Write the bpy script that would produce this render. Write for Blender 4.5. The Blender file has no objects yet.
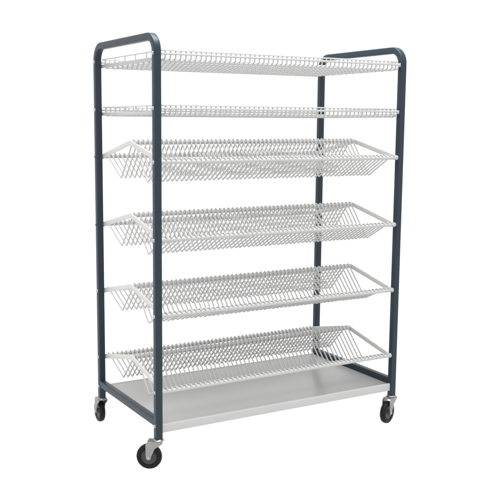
import bpy, bmesh, math, random
from mathutils import Vector, Matrix

C = bpy.context.scene.collection
Z0 = -0.026                     # height of the floor in the fitted frame
L, D = 1.16825, 0.59078         # post centres, along and across
POST = 0.028
SHELF_Z = [z + Z0 for z in (1.62, 1.4199, 1.2215, 0.9271, 0.6339, 0.3344)]
TRAY_Z = 0.2 + Z0
TOP_Z = 1.698 + Z0
POST_BOTTOM = 0.146 + Z0
WHEEL_R = 0.0505

# ------------------------------------------------------------------ materials
def nodes_of(name):
    m = bpy.data.materials.new(name)
    m.use_nodes = True
    nt = m.node_tree
    nt.nodes.clear()
    out = nt.nodes.new('ShaderNodeOutputMaterial')
    return m, nt, out

def surface(name, color, rough=0.4, metal=0.0, var=0.06, scale=30.0, bump=0.0, bump_scale=300.0,
            coat=0.0, rough_var=0.08, spec=0.5):
    m, nt, out = nodes_of(name)
    b = nt.nodes.new('ShaderNodeBsdfPrincipled')
    b.inputs['Metallic'].default_value = metal
    b.inputs['Specular IOR Level'].default_value = spec
    b.inputs['Coat Weight'].default_value = coat
    b.inputs['Coat Roughness'].default_value = 0.25
    tc = nt.nodes.new('ShaderNodeTexCoord')
    n = nt.nodes.new('ShaderNodeTexNoise')
    n.inputs['Scale'].default_value = scale
    n.inputs['Detail'].default_value = 5
    nt.links.new(tc.outputs['Object'], n.inputs['Vector'])
    mix = nt.nodes.new('ShaderNodeMix')
    mix.data_type = 'RGBA'
    mix.inputs['A'].default_value = tuple(c * (1 - var) for c in color) + (1,)
    mix.inputs['B'].default_value = tuple(min(1, c * (1 + var)) for c in color) + (1,)
    nt.links.new(n.outputs['Fac'], mix.inputs['Factor'])
    nt.links.new(mix.outputs['Result'], b.inputs['Base Color'])
    mr = nt.nodes.new('ShaderNodeMapRange')
    mr.inputs['To Min'].default_value = rough - rough_var
    mr.inputs['To Max'].default_value = rough + rough_var
    nt.links.new(n.outputs['Fac'], mr.inputs['Value'])
    nt.links.new(mr.outputs['Result'], b.inputs['Roughness'])
    if bump:
        n2 = nt.nodes.new('ShaderNodeTexNoise')
        n2.inputs['Scale'].default_value = bump_scale
        n2.inputs['Detail'].default_value = 3
        nt.links.new(tc.outputs['Object'], n2.inputs['Vector'])
        bp = nt.nodes.new('ShaderNodeBump')
        bp.inputs['Strength'].default_value = bump
        bp.inputs['Distance'].default_value = 0.0006
        nt.links.new(n2.outputs['Fac'], bp.inputs['Height'])
        nt.links.new(bp.outputs['Normal'], b.inputs['Normal'])
    nt.links.new(b.outputs['BSDF'], out.inputs['Surface'])
    return m

M = {}
M['paint'] = surface('slate_paint', (0.0165, 0.0305, 0.0435), 0.36, 0.0, 0.10, 14, 0.25, 420, spec=0.28)
M['wire'] = surface('grey_coated_wire', (0.48, 0.48, 0.475), 0.45, 0.0, 0.05, 18, 0.1, 300)
M['strip'] = surface('pale_coated_bar', (0.58, 0.58, 0.555), 0.45, 0.0, 0.05, 18, 0.1, 300)
M['tray'] = surface('grey_coated_sheet', (0.455, 0.455, 0.45), 0.30, 0.0, 0.03, 2.3, 0.0, 160, rough_var=0.04)
M['zinc'] = surface('zinc_plated_steel', (0.30, 0.305, 0.285), 0.42, 0.85, 0.14, 60, 0.2, 250)
M['bolt'] = surface('bolt_steel', (0.42, 0.42, 0.41), 0.32, 0.8, 0.06, 80)
M['bolt_dark'] = surface('dark_toned_bolt', (0.035, 0.052, 0.072), 0.35, 0.0, 0.06, 80)  # shade on the right-end bolts put into the colour
M['rubber'] = surface('black_rubber', (0.006, 0.006, 0.007), 0.5, 0.0, 0.2, 60, 0.3, 200, spec=0.2)
M['hub'] = surface('dark_grey_hub', (0.05, 0.05, 0.054), 0.42, 0.0, 0.1, 60, 0.1, 200, spec=0.3)

# made-up translucent white sheet: world light from below fills the trolley's shadow
m, nt, out = nodes_of('shadow_fill_sheet')
d_ = nt.nodes.new('ShaderNodeBsdfDiffuse'); d_.inputs['Color'].default_value = (0.95, 0.95, 0.95, 1)
t_ = nt.nodes.new('ShaderNodeBsdfTranslucent'); t_.inputs['Color'].default_value = (0.97, 0.97, 0.97, 1)
mx = nt.nodes.new('ShaderNodeMixShader'); mx.inputs['Fac'].default_value = 0.85
nt.links.new(d_.outputs[0], mx.inputs[1]); nt.links.new(t_.outputs[0], mx.inputs[2])
nt.links.new(mx.outputs[0], out.inputs['Surface'])
M['floor'] = m

# ------------------------------------------------------------------ mesh helpers
def obj(name, bm, mat, parent=None, smooth=True, angle=40):
    bmesh.ops.recalc_face_normals(bm, faces=bm.faces)
    me = bpy.data.meshes.new(name)
    bm.to_mesh(me); bm.free()
    if smooth:
        for p in me.polygons:
            p.use_smooth = True
        me.set_sharp_from_angle(angle=math.radians(angle))
    me.materials.append(mat)
    o = bpy.data.objects.new(name, me)
    C.objects.link(o)
    if parent is not None:
        o.parent = parent
    return o

def circle(r, n=8):
    return [(r * math.cos(2 * math.pi * (i + .5) / n), r * math.sin(2 * math.pi * (i + .5) / n)) for i in range(n)]

def rounded_square(w, h, r, seg=4):
    pts = []
    for cx, cy, a0 in ((w/2-r, h/2-r, 0), (-w/2+r, h/2-r, 90), (-w/2+r, -h/2+r, 180), (w/2-r, -h/2+r, 270)):
        for k in range(seg + 1):
            a = math.radians(a0 + 90 * k / seg)
            pts.append((cx + r * math.cos(a), cy + r * math.sin(a)))
    return pts

def sweep(bm, path, prof, side=None, closed=False, cap=True):
    """sweep a closed 2-D profile along a path; side = fixed binormal for planar paths"""
    path = [Vector(p) for p in path]
    n = len(path)
    rings = []
    for i, p in enumerate(path):
        if closed:
            a = (p - path[i-1]).normalized(); b = (path[(i+1) % n] - p).normalized()
        else:
            a = (p - path[i-1]).normalized() if i else (path[1] - p).normalized()
            b = (path[i+1] - p).normalized() if i < n-1 else a
        t = (a + b).normalized()
        s = Vector(side) if side is not None else (Vector((0, 0, 1)) if abs(t.z) < .9 else Vector((1, 0, 0)))
        u = s.cross(t).normalized()
        v = t.cross(u).normalized()
        k = 1 / max(.5, math.sqrt(max(0.05, (1 + a.dot(b)) / 2)))
        rings.append([bm.verts.new(p + u * x * (k if side is not None else 1) + v * y) for x, y in prof])
    m_ = len(prof)
    for i in range(n if closed else n - 1):
        A, B = rings[i], rings[(i+1) % n]
        for j in range(m_):
            bm.faces.new((A[j], A[(j+1) % m_], B[(j+1) % m_], B[j]))
    if cap and not closed:
        bm.faces.new(rings[0][::-1]); bm.faces.new(rings[-1])

def fillet(pts, r, seg=5, closed=False):
    """round the corners of a polyline; r is one radius or one per corner"""
    pts = [Vector(p) for p in pts]
    n = len(pts); out_ = []
    for i, p in enumerate(pts):
        rr = r[i] if isinstance(r, (list, tuple)) else r
        if (not closed and i in (0, n-1)) or rr == 0:
            out_.append(p); continue
        a = (pts[i-1] - p); b = (pts[(i+1) % n] - p)
        la, lb = a.length, b.length
        a.normalize(); b.normalize()
        ang = a.angle(b)
        t = min(rr / math.tan(ang/2), la*.49, lb*.49)
        rr2 = t * math.tan(ang/2)
        cdir = (a + b).normalized()
        c = p + cdir * (rr2 / math.sin(ang/2))
        s, e = p + a*t - c, p + b*t - c
        tot = s.angle(e); ax = s.cross(e).normalized()
        for k in range(seg + 1):
            out_.append(c + Matrix.Rotation(tot*k/seg, 3, ax) @ s)
    return out_

def box(bm, c, s, bevel=0.0, seg=2):
    g = bmesh.ops.create_cube(bm, size=1, matrix=Matrix.Translation(c) @ Matrix.Diagonal((*s, 1)))
    if bevel:
        es = list({e for v in g['verts'] for e in v.link_edges})
        bmesh.ops.bevel(bm, geom=es, offset=bevel, segments=seg, affect='EDGES', profile=.5)

def lathe(bm, prof, mat4, n=32):
    """prof: (r, h) pairs from axis to axis, turned about local z"""
    rings = []
    for r, h in prof:
        if r < 1e-6:
            rings.append([bm.verts.new(mat4 @ Vector((0, 0, h)))])
        else:
            rings.append([bm.verts.new(mat4 @ Vector((r*math.cos(2*math.pi*k/n), r*math.sin(2*math.pi*k/n), h))) for k in range(n)])
    for A, B in zip(rings, rings[1:]):
        for k in range(n):
            k2 = (k+1) % n
            if len(A) == 1 and len(B) == 1: continue
            if len(A) == 1: bm.faces.new((A[0], B[k], B[k2]))
            elif len(B) == 1: bm.faces.new((A[k], B[0], A[k2]))
            else: bm.faces.new((A[k], B[k], B[k2], A[k2]))

def prism(bm, outline, thick, mat4, bevel=0.0):
    """outline in local xy, thickness along local z (centred)"""
    lo = [bm.verts.new(mat4 @ Vector((x, y, -thick/2))) for x, y in outline]
    hi = [bm.verts.new(mat4 @ Vector((x, y, thick/2))) for x, y in outline]
    n = len(outline)
    fs = [bm.faces.new(lo[::-1]), bm.faces.new(hi)]
    for i in range(n):
        fs.append(bm.faces.new((lo[i], lo[(i+1) % n], hi[(i+1) % n], hi[i])))
    if bevel:
        es = list(set(fs[0].edges) | set(fs[1].edges))
        bmesh.ops.bevel(bm, geom=es, offset=bevel, segments=2, affect='EDGES', profile=.5)

# ------------------------------------------------------------------ the trolley
trolley = bpy.data.objects.new('rack_trolley', None)
C.objects.link(trolley)
trolley['label'] = 'slate blue trolley on casters with pale grey wire shelves, plate racks and bottom tray'
trolley['category'] = 'rack trolley'

def end_frame(x, outer):
    """one bent square tube: post, handle bend, post"""
    bm = bmesh.new()
    zc = TOP_Z - POST/2
    path = fillet([(x, 0, POST_BOTTOM), (x, 0, zc), (x, D, zc), (x, D, POST_BOTTOM)], 0.060, 14)
    sweep(bm, path, rounded_square(POST, POST, 0.0045, 4), side=(1, 0, 0))
    f = obj('end_frame', bm, M['paint'], trolley, angle=50)
    bm = bmesh.new()
    sweep(bm, [(x, POST/2 - .001, TRAY_Z + .0130), (x, D - POST/2 + .001, TRAY_Z + .0130)],
          rounded_square(.030, .0265, .003, 3), side=(1, 0, 0))
    obj('cross_bar', bm, M['paint'], f, angle=50)
    for y in (0, D):                     # shelf bolts through the outer face
        for i, z in enumerate(SHELF_Z + [TRAY_Z]):
            dark = outer > 0 or (y > 0 and i in (2, 3))  # right end darkened for shade; two back-left bolts dark too
            bm = bmesh.new()
            q = Matrix.Translation((x + outer*(POST/2 - .0005), y, z)) @ Matrix.Rotation(outer*math.pi/2, 4, 'Y')
            lathe(bm, [(0, 0), (.0072, 0), (.0072, .0012), (.0062, .0016), (.0058, .0034), (.0044, .0052), (.002, .0061), (0, .0063)], q, 18)
            obj('bolt', bm, M['bolt_dark' if dark else 'bolt'], f)
    return f

end_frame(0, -1)
end_frame(L, 1)

X0, X1 = POST/2, L - POST/2       # inner faces of the posts
INS = 0.020                       # ends of the racks, in from the post centres
def spaced(n):
    return [X0 + .0225 + (X1 - X0 - .045)*i/(n - 1) for i in range(n)]
WX, GX = spaced(53), spaced(52)      # dividers of a plate rack, cross wires of a shelf
WR = 0.0033
rng = random.Random(7)

def rod(bm, a, b, r, n=10):
    sweep(bm, [a, b], circle(r, n), cap=True)

def wire_shelf(z):
    top, mid, low = z + .0115, z - .0005, z - .0185
    s = bpy.data.objects.new('wire_shelf', None); C.objects.link(s); s.parent = trolley
    y0, y1 = -.003, D + .003
    xa, xb = X0 + .0065, X1 - .0065
    bm = bmesh.new()
    rim = fillet([(xa, y0, top), (xb, y0, top), (xb, y1, top), (xa, y1, top)], .014, 5, True)
    sweep(bm, rim, circle(.0026, 8), closed=True)
    obj('top_rim', bm, M['wire'], s)
    for y in (-.002, D + .002):
        bm = bmesh.new()
        sweep(bm, [(X0 - .0005, y, mid), (X1 + .0005, y, mid)], circle(.0042, 10))
        for x in (X0, X1):               # welded end plates with the bolt bosses
            sgn = 1 if x == X0 else -1
            box(bm, (x + sgn*.002, y + (.001 if y < .1 else -.001), z - .002), (.004, .012, .016), .0012)
        obj('side_rail', bm, M['wire'], s)
    for x in (X0 + .0045, X1 - .0045):    # flat bars across the two ends
        bm = bmesh.new()
        box(bm, (x, D/2, z - .0165), (.0042, D - .006, .0140), .0012)
        obj('end_bar', bm, M['wire'], s)
    bm = bmesh.new()
    for x in GX:                          # cross wires, bent up to the rim at both long sides
        p = fillet([(x, y0 + .004, top - .001), (x, y0 + .004, low), (x, y1 - .004, low), (x, y1 - .004, top - .001)], .007, 3)
        sweep(bm, p, circle(WR, 6), side=(1, 0, 0))
    for k in range(5):                    # plain long wires under the floor
        y = .035 + (D - .07)*(k + .5)/5
        sweep(bm, [(xa + .012, y, low - .0055), (xb - .012, y, low - .0055)], circle(.0026, 6))
    for y in (.012, D - .012):
        sweep(bm, [(xa + .012, y, low - .0055), (xb - .012, y, low - .0055)], circle(.0026, 6))
    for k in range(6):                    # long wires under them, bent up at the ends
        y = .035 + (D - .07)*k/5
        p = fillet([(xa + .004, y, top - .001), (xa + .004, y, low - .0055), (xb - .004, y, low - .0055), (xb - .004, y, top - .001)], .008, 3)
        sweep(bm, p, circle(.0026, 6), side=(0, 1, 0))
    obj('wire_grid', bm, M['wire'], s)
    return s

def plate_rack(z, depth):
    s = bpy.data.objects.new('plate_rack', None); C.objects.link(s); s.parent = trolley
    zr = z + .0655
    for y in (0, D):
        bm = bmesh.new()
        sweep(bm, [(X0 - .0004, y, z), (X1 + .0004, y, z)], circle(.0084, 14))
        for x in (X0, X1):
            sgn = 1 if x == X0 else -1
            sweep(bm, [(x + sgn*.0002, y, z), (x + sgn*.010, y, z)], circle(.0106, 14))
        obj('side_rail', bm, M['wire'], s)
    bm = bmesh.new()
    sweep(bm, [(INS, D/2, zr), (L - INS, D/2, zr)], circle(.0085, 12))
    obj('ridge_rail', bm, M['wire'], s)
    for x in (INS + .0, L - INS):
        bm = bmesh.new()
        path = fillet([(x, .004, z + .001), (x, D/2, zr + .001), (x, D - .004, z + .001)], .022, 5)
        sweep(bm, path, rounded_square(.0205, .0065, .0024, 3), side=(1, 0, 0))
        obj('end_bar', bm, M['strip'], s)
    bm = bmesh.new()
    vf, vz = .275*D, z - depth
    for x0 in WX:
        x = x0 + rng.uniform(-.0005, .0005)
        j1, j2, jz = rng.uniform(-.0011, .0011), rng.uniform(-.0011, .0011), rng.uniform(-.0007, .0007)
        half = [(x, -.0085, z + .0078), (x, -.0015, z + .0130), (x, .0085, z + .0088), (x, vf, vz), (x, D/2 - .0095, zr + .0045), (x, D/2, zr + .0138)]
        rr = [0, .004, .004, .0055, .006, .006]
        pts = half + [(x, D - y, zz) for (_, y, zz) in reversed(half[:-1])]
        pts[3], pts[7] = (x + j1, vf, vz + jz), (x + j2, D - vf, vz - jz)
        rad = rr + list(reversed(rr[:-1]))
        sweep(bm, fillet(pts, rad, 4), circle(WR, 6), side=(1, 0, 0))
    obj('wire_dividers', bm, M['wire'], s)
    return s

for z in SHELF_Z[:2]: wire_shelf(z)
for z, depth in zip(SHELF_Z[2:], (.085, .077, .062, .058)): plate_rack(z, depth)

# bottom tray: a sheet with its long sides folded down and hemmed, open underneath and at the ends
bm = bmesh.new()
tz, th, t = TRAY_Z + .0045, .0335, .0022
ya, yb = -.006, D + .006
half = [(.012, -th + .0016), (.012, -th), (.0012, -th), (0, -th + .0012), (0, -.0050), (.0005, -.0031), (.0016, -.0013), (.0032, -.0003), (.0055, 0), (.0085, 0), (.0105, -.0008), (.012, -.0030), (.014, -.0042)]
under = [(.014, -.0042 - t), (.0105, -.0036), (.0052, -.0026), (.0028, -.0046), (.0022, -.0065), (.0022, -th + .0016)]
prof = [(ya + i, tz + dz) for i, dz in half] + [(yb - i, tz + dz) for i, dz in reversed(half)]
prof += [(yb - i, tz + dz) for i, dz in reversed(under)] + [(ya + i, tz + dz) for i, dz in under]
ends = [[bm.verts.new((x, y, z)) for y, z in prof] for x in (X0 + .0008, X1 - .0008)]
for i in range(len(prof)):
    j = (i + 1) % len(prof)
    bm.faces.new((ends[0][i], ends[0][j], ends[1][j], ends[1][i]))
bm.faces.new(ends[0]); bm.faces.new(ends[1][::-1])
obj('bottom_tray', bm, M['tray'], trolley, angle=35)

# ------------------------------------------------------------------ casters
def caster(px, py, ang):
    """px, py: post centre; ang: direction the wheel trails in"""
    c = bpy.data.objects.new('caster', None); C.objects.link(c)
    c.parent = trolley; c.location = (px, py, 0); c.rotation_euler = (0, 0, ang)
    # local frame: the wheel trails along +x, its axle is along y
    T, R = .036, WHEEL_R
    axle = Matrix.Translation((T, 0, R)) @ Matrix.Rotation(math.pi/2, 4, 'X')
    bm = bmesh.new()
    w = .0125
    lathe(bm, [(.031, -w*.72), (.034, -w), (R-.006, -w), (R-.0025, -w*.82), (R-.0006, -w*.45), (R, 0), (R-.0006, w*.45), (R-.0025, w*.82), (R-.006, w), (.034, w), (.031, w*.72), (.031, -w*.72)], axle, 48)
    obj('tyre', bm, M['rubber'], c)
    bm = bmesh.new()
    h = .0135
    prof = [(0, -h), (.0095, -h), (.0105, -h*.92), (.0115, -h*.62), (.022, -h*.50), (.027, -h*.62), (.0305, -h*.74), (.0314, -h*.6)]
    lathe(bm, prof + [(r, -hh) for r, hh in reversed(prof)], axle, 40)
    obj('hub', bm, M['hub'], c)
    # fork: two tapering cheeks joined by a bridge under the swivel head
    bm = bmesh.new()
    zt = POST_BOTTOM - .0065
    for sy in (-1, 1):
        q = Matrix.Translation((0, sy*.0190, 0)) @ Matrix.Rotation(math.pi/2, 4, 'X')
        o_ = [(-.020, zt - .004), (-.018, zt), (.037, zt), (.044, zt - .004), (.0475, zt - .012)]
        o_ += [(T + .0112, R + .008)]
        for k in range(9):
            a = math.radians(20 - 220*k/8 + 0)
            o_.append((T + .0105*math.cos(a), R + .0105*math.sin(a)))
        o_ += [(T - .0125, R + .009), (.012, zt - .026), (-.010, zt - .012)]
        prism(bm, o_, .0028, q, .0007)
    box(bm, (.0110, 0, zt + .0004), (.058, .0402, .0032), .001)
    obj('fork', bm, M['zinc'], c, angle=35)
    bm = bmesh.new()
    q = Matrix.Translation((0, 0, 0))
    lathe(bm, [(0, zt + .0022), (.0205, zt + .0022), (.0218, zt + .0032), (.0218, zt + .0044), (.020, zt + .0060), (.0145, zt + .0082), (.013, POST_BOTTOM + .003), (0, POST_BOTTOM + .003)], q, 32)
    obj('swivel_head', bm, M['zinc'], c)
    bm = bmesh.new()
    for sgn in (-1, 1):
        q = Matrix.Translation((T, sgn*.0203, R)) @ Matrix.Rotation(-sgn*math.pi/2, 4, 'X')
        lathe(bm, [(0, 0), (.0068, 0), (.0068, .0022), (.0055, .0036), (.003, .0042), (0, .0043)], q, 6 if sgn > 0 else 16)
    rod(bm, (T, -.0200, R), (T, .0200, R), .004)
    obj('axle_bolt', bm, M['bolt'], c)
    return c

caster(0, 0, math.radians(180 - 35))
caster(0, D, math.radians(86))
caster(L, 0, math.radians(180 + 22))
caster(L, D, math.radians(200))

# ------------------------------------------------------------------ the setting: a white sweep, made translucent so no shadow shows
bm = bmesh.new()
prof = [(-7, 0), (3.2, 0)]
for k in range(1, 13):
    a = math.radians(90*k/12)
    prof.append((3.2 + 1.2*math.sin(a), 1.2 - 1.2*math.cos(a)))
prof.append((4.4, 5.0))
rows = [[bm.verts.new((x, y, z)) for x in (-7, 9)] for y, z in prof]
for A, B in zip(rows, rows[1:]): bm.faces.new((A[0], A[1], B[1], B[0]))
fl = obj('studio_floor', bm, M['floor'])
fl['kind'] = 'structure'

# ------------------------------------------------------------------ light
w = bpy.data.worlds.new('World'); bpy.context.scene.world = w
w.use_nodes = True
bg = w.node_tree.nodes['Background']
bg.inputs['Color'].default_value = (1.0, 1.0, 1.0, 1)
bg.inputs['Strength'].default_value = 1.12

def area(name, loc, target, size, power, col=(1, 1, 1)):
    l = bpy.data.lights.new(name, 'AREA'); l.shape = 'RECTANGLE'
    l.size, l.size_y = size; l.energy = power; l.color = col
    o = bpy.data.objects.new(name, l); C.objects.link(o)
    o.location = loc
    o.rotation_euler = (Vector(target) - Vector(loc)).to_track_quat('-Z', 'Y').to_euler()
area('softbox_key', (-1.7, -2.3, 2.3), (.1, .1, .8), (1.2, 1.2), 5)
area('softbox_overhead', (.4, .1, 4.2), (.6, .3, .3), (2.4, 2.0), 240)

# ------------------------------------------------------------------ camera
cam = bpy.data.cameras.new('camera')
co = bpy.data.objects.new('camera', cam); C.objects.link(co)
r = Vector((0.872765, -0.488116, 0.004913)); u = Vector((0.062993, 0.122602, 0.990455)); f = Vector((0.484059, 0.864125, -0.137751))
mw = Matrix(((r.x, u.x, -f.x, -1.38313), (r.y, u.y, -f.y, -2.94806), (r.z, u.z, -f.z, 1.36463 + Z0), (0, 0, 0, 1)))
co.matrix_world = mw
cam.sensor_width = 36; cam.lens = 868.904/500*36
cam.shift_x = 30.633/500; cam.shift_y = -5.4506/500
cam.clip_start = .05; cam.clip_end = 200
sc = bpy.context.scene
sc.camera = co
sc.view_settings.view_transform = 'Standard'
sc.view_settings.look = 'None'
sc.view_settings.exposure = 0; sc.view_settings.gamma = 1
sc.cycles.max_bounces = 10; sc.cycles.diffuse_bounces = 6; sc.cycles.glossy_bounces = 4
